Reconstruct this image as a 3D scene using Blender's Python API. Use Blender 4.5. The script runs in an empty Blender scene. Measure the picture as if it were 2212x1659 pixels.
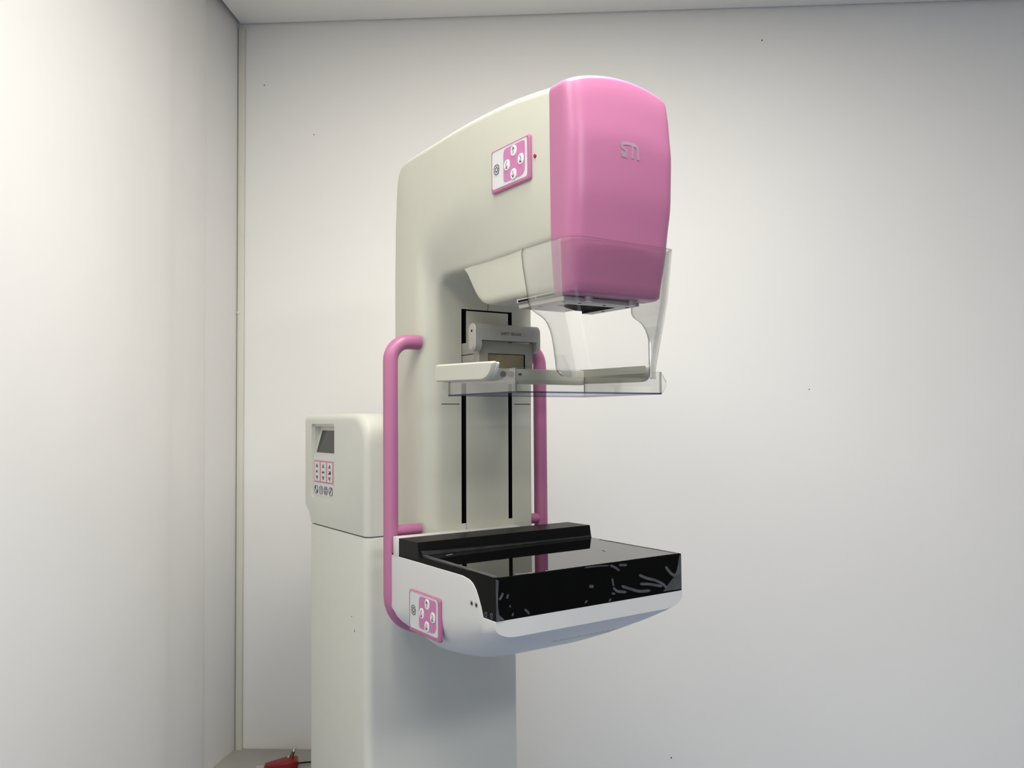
import bpy, bmesh, math, random
from mathutils import Vector, Matrix
random.seed(7)
scn = bpy.context.scene
COL = scn.collection
S = 1.2                # machine drawing unit -> metres
CZ = 1.5               # height of the drawing's zero level above the floor
Y0 = 0.40              # the machine root sits under this depth of the drawing

# ------------------------------------------------------------------ materials
def lin(c):
    return tuple(((v/255.0)/12.92 if v/255.0 <= 0.04045 else ((v/255.0+0.055)/1.055)**2.4) for v in c)

def mat(name, rgb, rough=0.5, spec=0.5, metal=0.0, noise=0.0, nscale=8.0, bump=0.0, bscale=60.0, coat=0.0, linear=False):
    m = bpy.data.materials.new(name); m.use_nodes = True
    nt = m.node_tree; b = nt.nodes['Principled BSDF']
    col = tuple(rgb) if linear else lin(rgb)
    b.inputs['Base Color'].default_value = (*col, 1)
    b.inputs['Roughness'].default_value = rough
    b.inputs['Specular IOR Level'].default_value = spec
    b.inputs['Metallic'].default_value = metal
    b.inputs['Coat Weight'].default_value = coat
    tc = nt.nodes.new('ShaderNodeTexCoord')
    if noise > 0:
        n = nt.nodes.new('ShaderNodeTexNoise'); n.inputs['Scale'].default_value = nscale; n.inputs['Detail'].default_value = 4
        nt.links.new(tc.outputs['Object'], n.inputs['Vector'])
        r = nt.nodes.new('ShaderNodeValToRGB')
        r.color_ramp.elements[0].position = 0.3; r.color_ramp.elements[1].position = 0.7
        r.color_ramp.elements[0].color = (*[v*(1-noise) for v in col], 1)
        r.color_ramp.elements[1].color = (*[min(1, v*(1+noise)) for v in col], 1)
        nt.links.new(n.outputs['Fac'], r.inputs['Fac']); nt.links.new(r.outputs['Color'], b.inputs['Base Color'])
    if bump > 0:
        n2 = nt.nodes.new('ShaderNodeTexNoise'); n2.inputs['Scale'].default_value = bscale; n2.inputs['Detail'].default_value = 3
        nt.links.new(tc.outputs['Object'], n2.inputs['Vector'])
        bp = nt.nodes.new('ShaderNodeBump'); bp.inputs['Strength'].default_value = bump; bp.inputs['Distance'].default_value = 0.004
        nt.links.new(n2.outputs['Fac'], bp.inputs['Height']); nt.links.new(bp.outputs['Normal'], b.inputs['Normal'])
    return m

def clear(name, tint, gloss=0.035, edge=0.35, rough=0.02):
    """thin clear plastic sheet: see-through with a fresnel reflection"""
    m = bpy.data.materials.new(name); m.use_nodes = True
    nt = m.node_tree; nt.nodes.clear()
    out = nt.nodes.new('ShaderNodeOutputMaterial')
    t = nt.nodes.new('ShaderNodeBsdfTransparent'); t.inputs['Color'].default_value = (*tint, 1)
    g = nt.nodes.new('ShaderNodeBsdfGlossy'); g.inputs['Roughness'].default_value = rough
    lw = nt.nodes.new('ShaderNodeLayerWeight'); lw.inputs['Blend'].default_value = 0.25
    mr = nt.nodes.new('ShaderNodeMapRange')
    mr.inputs['To Min'].default_value = gloss; mr.inputs['To Max'].default_value = edge
    nt.links.new(lw.outputs['Fresnel'], mr.inputs['Value'])
    mx = nt.nodes.new('ShaderNodeMixShader')
    nt.links.new(mr.outputs['Result'], mx.inputs['Fac'])
    nt.links.new(t.outputs[0], mx.inputs[1]); nt.links.new(g.outputs[0], mx.inputs[2])
    nt.links.new(mx.outputs[0], out.inputs['Surface'])
    return m

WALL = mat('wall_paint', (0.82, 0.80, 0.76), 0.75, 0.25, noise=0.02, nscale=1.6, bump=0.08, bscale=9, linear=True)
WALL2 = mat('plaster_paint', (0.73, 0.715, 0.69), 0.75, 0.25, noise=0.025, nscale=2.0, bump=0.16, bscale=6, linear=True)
CEIL = mat('ceiling_paint', (0.84, 0.815, 0.77), 0.85, 0.2, noise=0.015, nscale=2, linear=True)
FLOOR = mat('vinyl_floor', (0.22, 0.29, 0.46), 0.4, 0.4, noise=0.05, nscale=5, linear=True)
FAR = mat('far_wall_paint', (0.36, 0.36, 0.36), 0.8, 0.2, noise=0.03, nscale=2, linear=True)
TRIM = mat('trunking_plastic', (0.66, 0.64, 0.55), 0.45, 0.4, noise=0.02, linear=True)
DARK = mat('dark_gap', (0.008, 0.008, 0.007), 0.9, 0.1, linear=True)
PAINT = mat('machine_enamel', (0.60, 0.595, 0.50), 0.34, 0.45, noise=0.008, nscale=30, linear=True)
PAINT2 = mat('cabinet_enamel', (0.69, 0.69, 0.615), 0.38, 0.45, noise=0.008, nscale=30, linear=True)
WHITE = mat('white_plastic', (0.70, 0.70, 0.675), 0.36, 0.45, noise=0.008, nscale=30, linear=True)
PINK = mat('pink_plastic', (0.465, 0.158, 0.292), 0.36, 0.5, noise=0.01, nscale=20, linear=True)
PINKF = mat('pink_print', (0.60, 0.21, 0.42), 0.45, 0.4, noise=0.01, linear=True)
ROSE = mat('rose_print', (0.66, 0.26, 0.30), 0.5, 0.3, noise=0.01, linear=True)
FACE = mat('grey_white_membrane', (0.70, 0.72, 0.71), 0.4, 0.4, noise=0.01, linear=True)
KEY = mat('key_white', (0.82, 0.80, 0.81), 0.4, 0.4, noise=0.01, linear=True)
INK = mat('black_print', (0.022, 0.022, 0.023), 0.6, 0.2, noise=0.05, linear=True)
GREYINK = mat('grey_print', (0.36, 0.24, 0.30), 0.45, 0.3, noise=0.02, linear=True)
BLACK = mat('black_carbon', (0.004, 0.004, 0.004), 0.42, 0.16, noise=0.05, nscale=40, linear=True)
BLACKS = mat('black_satin', (0.003, 0.003, 0.003), 0.35, 0.07, noise=0.05, nscale=40, linear=True)
PLATE = mat('black_gloss_film', (0.003, 0.003, 0.003), 0.025, 0.62, noise=0.0, bump=0.012, bscale=14, linear=True)
FILM = mat('grey_wrinkled_film', (0.075, 0.078, 0.083), 0.35, 0.4, noise=0.25, nscale=60, linear=True)
FILMW = mat('bright_film_edge', (0.33, 0.33, 0.33), 0.25, 0.6, noise=0.3, nscale=80, linear=True)
ALU = mat('brushed_aluminium', (0.52, 0.51, 0.465), 0.40, 0.5, metal=0.35, noise=0.03, nscale=60, linear=True)
ALU2 = mat('grey_metal_paint', (0.42, 0.41, 0.37), 0.42, 0.45, metal=0.25, noise=0.02, nscale=50, linear=True)
KHAKI = mat('khaki_window', (0.36, 0.31, 0.19), 0.15, 0.5, noise=0.25, nscale=18, linear=True)
SCREEN = mat('dark_display_glass', (0.02, 0.024, 0.02), 0.06, 0.6, noise=0.1, linear=True)
CLEAR = clear('clear_acrylic', (0.993, 0.994, 0.991), 0.010, 0.45, 0.10)
CLEARP = clear('clear_paddle_plastic', (0.982, 0.984, 0.978), 0.015, 0.45)
EDGE = clear('acrylic_cut_edge', (0.42, 0.43, 0.42), 0.10, 0.6, 0.1)
EDGEB = clear('acrylic_blue_edge', (0.20, 0.23, 0.40), 0.06, 0.5, 0.1)
RED = mat('red_lacquer', (0.25, 0.002, 0.002), 0.35, 0.4, noise=0.06, linear=True)
LED = mat('red_lens', (0.35, 0.0, 0.03), 0.2, 0.5, noise=0.05, linear=True)
BRASS = mat('dull_brass', (0.16, 0.09, 0.05), 0.3, 0.5, metal=0.8, noise=0.2, nscale=80, linear=True)
STEEL = mat('bright_steel', (0.70, 0.69, 0.66), 0.22, 0.5, metal=0.8, noise=0.1, nscale=60, linear=True)
RUBBER = mat('black_rubber', (0.012, 0.011, 0.010), 0.6, 0.3, noise=0.1, linear=True)
TABLE = mat('grey_laminate', (0.36, 0.355, 0.32), 0.5, 0.4, noise=0.03, nscale=20, linear=True)

# ------------------------------------------------------------------ helpers
ROOT = None
def V(p):
    return Vector((S*p[0], S*(p[1]-Y0), S*p[2]+CZ))

def finish(name, bm, mats, parent=None, angle=35, smooth=True, drawing=True, recalc=True):
    if drawing:
        for v in bm.verts: v.co = V(v.co)
    if recalc: bmesh.ops.recalc_face_normals(bm, faces=bm.faces[:])
    me = bpy.data.meshes.new(name); bm.to_mesh(me); bm.free()
    for m in (mats if isinstance(mats, (list, tuple)) else [mats]): me.materials.append(m)
    if smooth:
        me.polygons.foreach_set('use_smooth', [True]*len(me.polygons))
        me.set_sharp_from_angle(angle=math.radians(angle))
    o = bpy.data.objects.new(name, me); COL.objects.link(o)
    if parent is not None: o.parent = parent
    return o

def tag(o, label=None, cat=None, group=None, kind=None):
    if label: o['label'] = label
    if cat: o['category'] = cat
    if group: o['group'] = group
    if kind: o['kind'] = kind
    return o

def round_loop(pts, radii, seg=4):
    n = len(pts); out = []
    P = [Vector(p) for p in pts]
    for i in range(n):
        a, b, c = P[i-1], P[i], P[(i+1) % n]
        r = radii[i] if isinstance(radii, (list, tuple)) else radii
        if r <= 0: out.append(b.copy()); continue
        ta = min(r, (a-b).length*0.48); tc = min(r, (c-b).length*0.48)
        p0 = b+(a-b).normalized()*ta; p2 = b+(c-b).normalized()*tc
        for k in range(seg+1):
            t = k/seg
            out.append(p0*(1-t)**2+b*2*t*(1-t)+p2*t*t)
    return out

def loft(bm, loops, cap0=True, cap1=True, mi=0, closed=True):
    vs = [[bm.verts.new(p) for p in L] for L in loops]
    n = len(loops[0])
    for a, b in zip(vs, vs[1:]):
        for i in range(n if closed else n-1):
            j = (i+1) % n
            try:
                f = bm.faces.new((a[i], a[j], b[j], b[i])); f.material_index = mi
            except ValueError: pass
    if cap0: f = bm.faces.new(vs[0]); f.material_index = mi
    if cap1: f = bm.faces.new(list(reversed(vs[-1]))); f.material_index = mi
    return vs

def box(bm, a, b, mi=0, r=0.0, seg=2, thin=None, mi2=1):
    """axis aligned box a..b; thin = axis whose two faces keep mi, the others take mi2"""
    b2 = bmesh.new()
    bmesh.ops.create_cube(b2, size=1)
    for v in b2.verts:
        v.co = Vector([(a[k]+b[k])/2+v.co[k]*(b[k]-a[k]) for k in range(3)])
    if r > 0:
        bmesh.ops.bevel(b2, geom=b2.edges[:], offset=r, segments=seg, profile=0.5, affect='EDGES')
    b2.normal_update()
    for f in b2.faces:
        f.material_index = mi
        if thin is not None and abs(f.normal[thin]) < 0.9: f.material_index = mi2
    t = bpy.data.meshes.new('t'); b2.to_mesh(t); b2.free()
    bm.from_mesh(t); bpy.data.meshes.remove(t)

def prism(bm, pts, fn, h0, h1, mi=0, r=0.0):
    """polygon pts (2D) mapped by fn(a,b,h), extruded h0..h1, top edge softened by r"""
    L0 = [Vector(fn(a, b, h0)) for a, b in pts]
    if r > 0:
        cx = sum(p[0] for p in pts)/len(pts); cy = sum(p[1] for p in pts)/len(pts)
        mx = max(max(abs(p[0]-cx) for p in pts), 1e-9); my = max(max(abs(p[1]-cy) for p in pts), 1e-9)
        ins = [(cx+(a-cx)*(1-r/mx), cy+(b-cy)*(1-r/my)) for a, b in pts]
        hr = r if h1 > h0 else -r
        loft(bm, [L0, [Vector(fn(a, b, h1-hr)) for a, b in pts], [Vector(fn(a, b, h1)) for a, b in ins]], mi=mi)
    else:
        loft(bm, [L0, [Vector(fn(a, b, h1)) for a, b in pts]], mi=mi)

def rrect(cx, cy, w, h, r, seg=5):
    pts = [(cx-w/2, cy-h/2), (cx+w/2, cy-h/2), (cx+w/2, cy+h/2), (cx-w/2, cy+h/2)]
    rr = r if isinstance(r, (list, tuple)) else [r]*4
    return [(p.x, p.y) for p in round_loop([(a, b, 0) for a, b in pts], rr, seg)]

def oval(cx, cy, w, h, n=20, e=2.0):
    out = []
    for k in range(n):
        t = 2*math.pi*k/n; c, s = math.cos(t), math.sin(t)
        out.append((cx+w/2*math.copysign(abs(c)**(2/e), c), cy+h/2*math.copysign(abs(s)**(2/e), s)))
    return out

def stroke(bm, pts, w, fn, h0, h1, mi=0, taper=False, closed=False):
    P = [Vector((q[0], q[1], 0)) for q in pts]; n = len(P); Lft, Rgt = [], []
    for i in range(n):
        if closed: d = P[(i+1) % n]-P[i-1]
        else: d = P[min(i+1, n-1)]-P[max(i-1, 0)]
        d.normalize(); nn = Vector((-d.y, d.x, 0))
        k = 1.0
        if taper and not closed: k = 0.45 if i in (0, n-1) else 1.0
        Lft.append(P[i]+nn*w/2*k); Rgt.append(P[i]-nn*w/2*k)
    rng = range(n) if closed else range(n-1)
    for i in rng:
        j = (i+1) % n
        q = [(Lft[i].x, Lft[i].y), (Lft[j].x, Lft[j].y), (Rgt[j].x, Rgt[j].y), (Rgt[i].x, Rgt[i].y)]
        prism(bm, q, fn, h0, h1, mi)

def smooth_pts(pts, sub=5):
    P = [Vector((*p, 0)) if len(p) == 2 else Vector(p) for p in pts]; out = []
    for i in range(len(P)-1):
        a, b, c, d = P[max(i-1, 0)], P[i], P[i+1], P[min(i+2, len(P)-1)]
        for k in range(sub):
            t = k/sub
            out.append(0.5*((2*b)+(c-a)*t+(2*a-5*b+4*c-d)*t*t+(3*b-a-3*c+d)*t**3))
    out.append(P[-1])
    return [tuple(p) for p in out]

def tube(bm, path, r, seg=14, mi=0, caps=True, rs=None):
    P = [Vector(p) for p in path]; loops = []
    t0 = (P[1]-P[0]).normalized()
    up = Vector((0, 0, 1)) if abs(t0.z) < 0.9 else Vector((0, 1, 0))
    nrm = t0.cross(up).normalized()
    for i in range(len(P)):
        t = (P[min(i+1, len(P)-1)]-P[max(i-1, 0)]).normalized()
        nrm = (nrm-t*nrm.dot(t)).normalized(); bn = t.cross(nrm)
        ri = rs[i] if rs else r
        loops.append([P[i]+(nrm*math.cos(2*math.pi*k/seg)+bn*math.sin(2*math.pi*k/seg))*ri for k in range(seg)])
    loft(bm, loops, caps, caps, mi)

def cyl(bm, c, axis, r, h, mi=0, seg=20, r2=None):
    c = Vector(c); ax = Vector(axis).normalized()
    tube(bm, [c, c+ax*h*0.5, c+ax*h], r, seg, mi, rs=[r, r if r2 is None else (r+r2)/2, r if r2 is None else r2])

def cut(o, cutters_bm, mats):
    """carve real recesses into o"""
    c = finish('cutter', cutters_bm, mats, smooth=False)
    md = o.modifiers.new('b', 'BOOLEAN'); md.operation = 'DIFFERENCE'; md.solver = 'EXACT'; md.object = c
    try: md.use_self = True
    except Exception: pass
    try: md.material_mode = 'TRANSFER'
    except Exception: pass
    par = o.parent; o.parent = None
    bpy.context.view_layer.update()
    dg = bpy.context.evaluated_depsgraph_get()
    me = bpy.data.meshes.new_from_object(o.evaluated_get(dg), depsgraph=dg)
    o.modifiers.clear(); o.data = me
    me.polygons.foreach_set('use_smooth', [True]*len(me.polygons))
    me.set_sharp_from_angle(angle=math.radians(35))
    o.parent = par
    bpy.data.objects.remove(c)

def text_into(bm, txt, size, fn, h0, h1, mi=0, center=True):
    cu = bpy.data.curves.new('t', 'FONT'); cu.body = txt; cu.size = size; cu.resolution_u = 2
    if center: cu.align_x = 'CENTER'; cu.align_y = 'CENTER'
    cu.extrude = 0.5
    o = bpy.data.objects.new('t', cu); COL.objects.link(o)
    bpy.context.view_layer.update()
    dg = bpy.context.evaluated_depsgraph_get()
    me = bpy.data.meshes.new_from_object(o.evaluated_get(dg), depsgraph=dg)
    b2 = bmesh.new(); b2.from_mesh(me)
    for v in b2.verts:
        v.co = Vector(fn(v.co.x, v.co.y, h0 if v.co.z < 0 else h1))
    for f in b2.faces: f.material_index = mi
    t = bpy.data.meshes.new('t'); b2.to_mesh(t); b2.free(); bm.from_mesh(t)
    bpy.data.meshes.remove(t); bpy.data.objects.remove(o); bpy.data.meshes.remove(me)

# ------------------------------------------------------------------ the room
CEILZ = 2.627
BACK = 2.30
def room_box(name, a, b, m, parent=None, r=0):
    bm = bmesh.new(); box(bm, a, b, r=r)
    return finish(name, bm, m, parent, drawing=False)

tag(room_box('floor', (-1.1, -2.7, -0.06), (3.4, 2.5, 0), FLOOR), kind='structure')
tag(room_box('ceiling', (-0.877, -2.7, CEILZ), (3.3, BACK-0.007, CEILZ+0.03), CEIL), kind='structure')
wb = tag(room_box('wall_back', (-1.05, BACK, 0), (3.4, BACK+0.12, CEILZ+0.2), WALL), kind='structure')
tag(room_box('wall_right', (3.2, -2.7, 0), (3.32, BACK, CEILZ+0.2), FAR), kind='structure')
tag(room_box('wall_front', (-1.05, -2.72, 0), (3.3, -2.6, CEILZ+0.2), FAR), kind='structure')
tag(room_box('unseen_gap_slab', (-1.05, -2.7, CEILZ+0.15), (3.3, BACK, CEILZ+0.19), DARK), kind='structure')  # unseen dark slab added above the ceiling; blocks leaks, keeps its edge gap dark

# left wall: plaster face with a shallow pilaster and a step before the corner
plan = [(-0.884, BACK), (-0.9005, 2.115), (-0.8925, 2.098), (-0.8872, 1.915), (-0.880, 1.865), (-0.870, 1.2), (-0.862, 0.2), (-0.86, -2.6)]
bm = bmesh.new()
pl = round_loop([(x, y, 0) for x, y in plan]+[(-1.05, -2.6, 0), (-1.05, BACK, 0)], [0, 0.002, 0.006, 0.08, 0.05, 0.2, 0.2, 0, 0, 0], 5)
zs = [0, 0.3, 0.6, 0.9, 1.2, 1.5, 1.8, 2.1, 2.4, 2.55, CEILZ+0.2]
loops = []
for z in zs:
    k = (z-1.5)*-0.006
    loops.append([Vector((p.x+(0.0 if (p.x < -1 or p.y < 1.8) else (0 if p.y > 2.2 else 0)), p.y+(k if 2.05 < p.y < 2.2 else 0), z)) for p in pl])
loft(bm, loops)
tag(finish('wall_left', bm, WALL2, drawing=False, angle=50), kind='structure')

# corner trunking strip and its joint
bm = bmesh.new(); box(bm, (-0.882, BACK-0.012, 0), (-0.8645, BACK-0.0004, 2.613), r=0.0015)
tr = tag(finish('trim_1', bm, TRIM, drawing=False), kind='structure')
bm = bmesh.new(); box(bm, (-0.8835, BACK-0.0135, 1.797), (-0.872, BACK-0.011, 1.803), r=0.001)
finish('joint_clip', bm, TRIM, tr, drawing=False)
for (x, z, w) in ((-0.8111, 2.4503, 0.0016), (0.5867, 2.5364, 0.0019), (-0.6682, 2.304, 0.0014), (0.6934, 1.5697, 0.0015), (0.3064, 0.583, 0.0018)):
    bm = bmesh.new(); cyl(bm, (x, BACK+0.002, z), (0, -1, 0), w, 0.0024, seg=10)
    finish('nail_hole', bm, DARK, wb, drawing=False)

# ------------------------------------------------------------------ mammography machine
ROOT = bpy.data.objects.new('mammography_machine', None); COL.objects.link(ROOT)
ROOT.location = (-0.2245, 1.704, 0); ROOT.rotation_euler = (0, 0, math.radians(36.8756))
tag(ROOT, 'tall off-white and pink mammography machine standing on the floor in the middle', 'medical machine')

# ---- stand cabinet
FZ = -CZ/S
bm = bmesh.new()
def cab_loop(z, e=0.0, front=0.395, rear=0.646):
    return round_loop([(-0.146+e, rear-e, z), (-0.146+e, front+e, z), (0.146-e, front+e, z), (0.146-e, rear-e, z)], [0.012, 0.016, 0.012, 0.012], 6)
loft(bm, [cab_loop(FZ), cab_loop(FZ+0.3), cab_loop(-0.194), cab_loop(-0.1915, 0.0008), cab_loop(-0.1912, 0.002)])
stand = finish('stand_cabinet', bm, PAINT2, ROOT)
bm = bmesh.new(); loft(bm, [cab_loop(-0.1935, 0.004), cab_loop(-0.187, 0.004)])
finish('seam_core', bm, DARK, stand)
for (y, z, dy, dz) in ((0.4521, -0.3252, 0.0012, 0.0016), (0.4408, -0.3462, 0.0008, 0.004)):
    bm = bmesh.new(); box(bm, (-0.1465, y-dy/2, z-dz/2), (-0.1455, y+dy/2, z+dz/2))
    finish('scuff_mark', bm, INK, stand)

# ---- console head
bm = bmesh.new()
def con_loop(x, e):
    pts = [(x, 0.395+e, -0.1900+e*0.1), (x, 0.395+e, 0.009-e), (x, 0.677-e, 0.009-e), (x, 0.677-e, -0.158), (x, 0.660-e, -0.168), (x, 0.650-e, -0.181), (x, 0.6475-e, -0.1900+e*0.1)]
    return round_loop(pts, [0.002, 0.052, 0.010, 0.004, 0.012, 0.012, 0.001], 8)
R_ = 0.011
loops = [con_loop(-0.146+R_*(1-math.cos(t)), R_*(1-math.sin(t))) for t in [math.pi/2*k/6 for k in range(7)]]
loops += [con_loop(0.146-R_*(1-math.cos(t)), R_*(1-math.sin(t))) for t in [math.pi/2*k/6 for k in reversed(range(7))]]
loft(bm, loops)
console = finish('control_console', bm, PAINT2, ROOT)
cb = bmesh.new()
yzl = lambda a, b, h: (h, a, b)
prism(cb, rrect((0.5276+0.637)/2, -0.0755, 0.1094, 0.134, 0.006), yzl, -0.160, -0.141)
# deeper, tilted pocket of the display
pk = [(-0.1420, -0.0125), (-0.1420, -0.0625), (-0.1392, -0.0625), (-0.1300, -0.0175), (-0.1300, -0.0125)]
loft(cb, [[Vector((x, 0.532, z)) for x, z in pk], [Vector((x, 0.633, z)) for x, z in pk]])
cut(console, cb, [PAINT2])
# display
bm = bmesh.new()
q = [(-0.1388, 0.629, -0.0603), (-0.1388, 0.536, -0.0603), (-0.1309, 0.536, -0.0205), (-0.1309, 0.6205, -0.0205)]
loft(bm, [[Vector((x+0.002, y, z)) for x, y, z in q], [Vector((x-0.0005, y, z)) for x, y, z in q]])
finish('display_screen', bm, SCREEN, console)
# membrane keypad: u runs from the rear (0) to the front (1), v up
fnk = lambda a, b, h: (-0.141-h, 0.6317-0.0907*a, b)
bm = bmesh.new(); prism(bm, [(-0.03, -0.1380), (1.02, -0.1380), (1.02, -0.0665), (-0.03, -0.0665)], fnk, 0, 0.0008)
kp = finish('membrane_keypad', bm, FACE, console)
bm = bmesh.new(); prism(bm, rrect(0.5, -0.0945, 1.0, 0.0400, [0.003]*4), fnk, 0.0006, 0.0012)
finish('key_surround', bm, ROSE, kp, )
tri = lambda cx, cz, s, up: [(cx-0.055, cz-s*up), (cx+0.055, cz-s*up), (cx, cz+s*up)]
for i, (u0, u1) in enumerate(((0.04, 0.29), (0.37, 0.625), (0.705, 0.955))):
    uc = (u0+u1)/2
    bm = bmesh.new(); prism(bm, rrect(uc, -0.0945, u1-u0, 0.0345, 0.002), fnk, 0.001, 0.0020, 0)
    for up, cz in ((1, -0.0838), (-1, -0.1060)):
        T = tri(uc, cz, 0.0032, up); t2 = tri(uc, cz-0.0004*up, 0.0016, up)
        t2 = [(uc+(a-uc)*0.5, b) for a, b in t2]
        for k in range(3):
            j = (k+1) % 3
            prism(bm, [T[k], T[j], t2[j], t2[k]], fnk, 0.0018, 0.0024, 1)
    if i < 2:
        text_into(bm, 'kV' if i == 0 else 'mAs', 0.0078 if i == 0 else 0.0070, lambda a, b, h: fnk(uc+a*11.0*(1.0 if i == 0 else 0.86), -0.0950+b*0.85, h), 0.0018, 0.0024, 1)
    else:
        prism(bm, [(uc-0.06, -0.0980), (uc+0.06, -0.0980), (uc+0.06, -0.0920), (uc-0.06, -0.0920)], fnk, 0.0018, 0.0022, 1)
        prism(bm, [(uc-0.045, -0.0962), (uc-0.045, -0.0928), (uc+0.02, -0.0928)], fnk, 0.0020, 0.0026, 0)
    finish('key_column', bm, [FACE, INK], kp, smooth=False)
for i, uc in enumerate((0.11, 0.37, 0.617, 0.875)):
    bm = bmesh.new()
    ring = oval(uc, -0.1275, 0.185, 0.0150, 22, 2.6)
    prism(bm, ring, fnk, 0.0006, 0.0014, 0)
    inn = oval(uc, -0.1275, 0.155, 0.0133, 22, 2.6)
    for k in range(22):
        j = (k+1) % 22
        prism(bm, [ring[k], ring[j], inn[j], inn[k]], fnk, 0.0012, 0.0018, 1)
    fz = -0.1275
    def ln(pts, wu):  # short printed strokes, drawn in keypad units
        for (a0, b0), (a1, b1) in zip(pts, pts[1:]):
            dz = b1-b0; du = (a1-a0)*0.0907; L = math.hypot(dz, du) or 1
            nu, nz = -dz/L*wu/2/0.0907, du/L*wu/2
            prism(bm, [(a0+nu, b0+nz), (a1+nu, b1+nz), (a1-nu, b1-nz), (a0-nu, b0-nz)], fnk, 0.0012, 0.0018, 1)
    if i == 0:
        ln([(uc-0.055, fz+0.005), (uc-0.02, fz+0.001)], 0.0030); ln([(uc-0.02, fz+0.001), (uc+0.05, fz-0.0045)], 0.0012); ln([(uc+0.02, fz-0.002), (uc+0.05, fz-0.005)], 0.0032)
    elif i == 1:
        ln([(uc-0.03, fz+0.0045), (uc+0.03, fz+0.0045), (uc+0.03, fz+0.001), (uc-0.03, fz+0.001), (uc-0.03, fz+0.0045)], 0.0008); ln([(uc, fz+0.001), (uc, fz-0.0052)], 0.0010); ln([(uc-0.03, fz-0.002), (uc+0.03, fz-0.002)], 0.0008)
    elif i == 2:
        ln([(uc-0.05, fz+0.0018), (uc, fz+0.0055), (uc+0.05, fz+0.0018), (uc-0.05, fz+0.0018)], 0.0009); ln([(uc-0.035, fz-0.0005), (uc+0.035, fz-0.0005), (uc+0.035, fz-0.0045), (uc-0.035, fz-0.0045), (uc-0.035, fz-0.0005)], 0.0009); ln([(uc-0.03, fz-0.0025), (uc+0.03, fz-0.0025)], 0.0008)
    else:
        ln([(uc-0.045, fz-0.005), (uc-0.05, fz-0.001), (uc, fz), (uc+0.045, fz+0.004), (uc+0.01, fz+0.0058), (uc-0.02, fz+0.003), (uc, fz)], 0.0009); ln([(uc, fz), (uc+0.015, fz-0.004)], 0.0009)
    finish('function_key', bm, [KEY, INK], kp, smooth=False)

# ---- pivot hub between the cabinet and the C arm
bm = bmesh.new(); cyl(bm, (0.0, 0.365, -0.10), (0, 1, 0), 0.075, 0.035, seg=48)
finish('pivot_hub', bm, ALU2, ROOT)

# ---- C arm: one swept body from the head down to the column
#  station: (Oy,Oz)  (By,Bz)  (Iy,Iz)  x_in  x_right  right inset  arch
ST = [
 ((-0.0500, 0.4000), (-0.0500, 0.2700), (-0.0500, 0.2130), -0.1000, 0.0600, 0.005, 0.0135),
 (( 0.0367, 0.4106), ( 0.0550, 0.2980), ( 0.0560, 0.2125), -0.0950, 0.0650, 0.006, 0.0120),
 (( 0.1415, 0.4149), ( 0.1400, 0.2970), ( 0.1480, 0.2140), -0.0860, 0.0730, 0.007, 0.0100),
 (( 0.2354, 0.4131), ( 0.2087, 0.2863), ( 0.2000, 0.2165), -0.0815, 0.0830, 0.007, 0.0080),
 (( 0.3120, 0.4108), ( 0.2480, 0.2720), ( 0.2327, 0.2172), -0.0800, 0.0910, 0.006, 0.0060),
 (( 0.3450, 0.4075), ( 0.2690, 0.2590), ( 0.2540, 0.2148), -0.0800, 0.0940, 0.005, 0.0050),
 (( 0.3560, 0.4010), ( 0.2770, 0.2490), ( 0.2630, 0.2090), -0.0800, 0.0955, 0.004, 0.0045),
 (( 0.3625, 0.3900), ( 0.2835, 0.2370), ( 0.2690, 0.2010), -0.0800, 0.0965, 0.003, 0.0040),
 (( 0.3665, 0.3700), ( 0.2870, 0.2220), ( 0.2720, 0.1890), -0.0800, 0.0970, 0.003, 0.0030),
 (( 0.3718, 0.3190), ( 0.2890, 0.2000), ( 0.2735, 0.1720), -0.0800, 0.0975, 0.003, 0.0025),
 (( 0.3758, 0.2287), ( 0.2900, 0.1500), ( 0.2740, 0.1200), -0.0797, 0.0975, 0.003, 0.0020),
 (( 0.3764, 0.1300), ( 0.2902, 0.0700), ( 0.2750, 0.0300), -0.0794, 0.0975, 0.003, 0.0020),
 (( 0.3768, -0.1300), (0.2920, -0.1380), (0.2765, -0.1380), -0.0798, 0.0975, 0.003, 0.0020),
 (( 0.3768, -0.3200), (0.2925, -0.3200), (0.2770, -0.3200), -0.0800, 0.0975, 0.003, 0.0020),
]
flat = [list(a)+list(b)+list(c)+[d, e, f, g] for a, b, c, d, e, f, g in ST]
def cr_interp(rows, sub):
    out = []
    for i in range(len(rows)-1):
        a, b, c, d = rows[max(i-1, 0)], rows[i], rows[i+1], rows[min(i+2, len(rows)-1)]
        n = sub if i < 10 else 3
        for k in range(n):
            t = k/n
            row = []
            for j in range(len(b)):
                m1 = (c[j]-a[j])/2; m2 = (d[j]-b[j])/2
                if i >= 9: m1 = m2 = c[j]-b[j]
                if i == 8: m2 = (c[j]-b[j])
                row.append((2*t**3-3*t*t+1)*b[j]+(t**3-2*t*t+t)*m1+(-2*t**3+3*t*t)*c[j]+(t**3-t*t)*m2)
            out.append(row)
    out.append(rows[-1])
    return out
XL = -0.105
bm = bmesh.new(); loops = []
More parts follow.
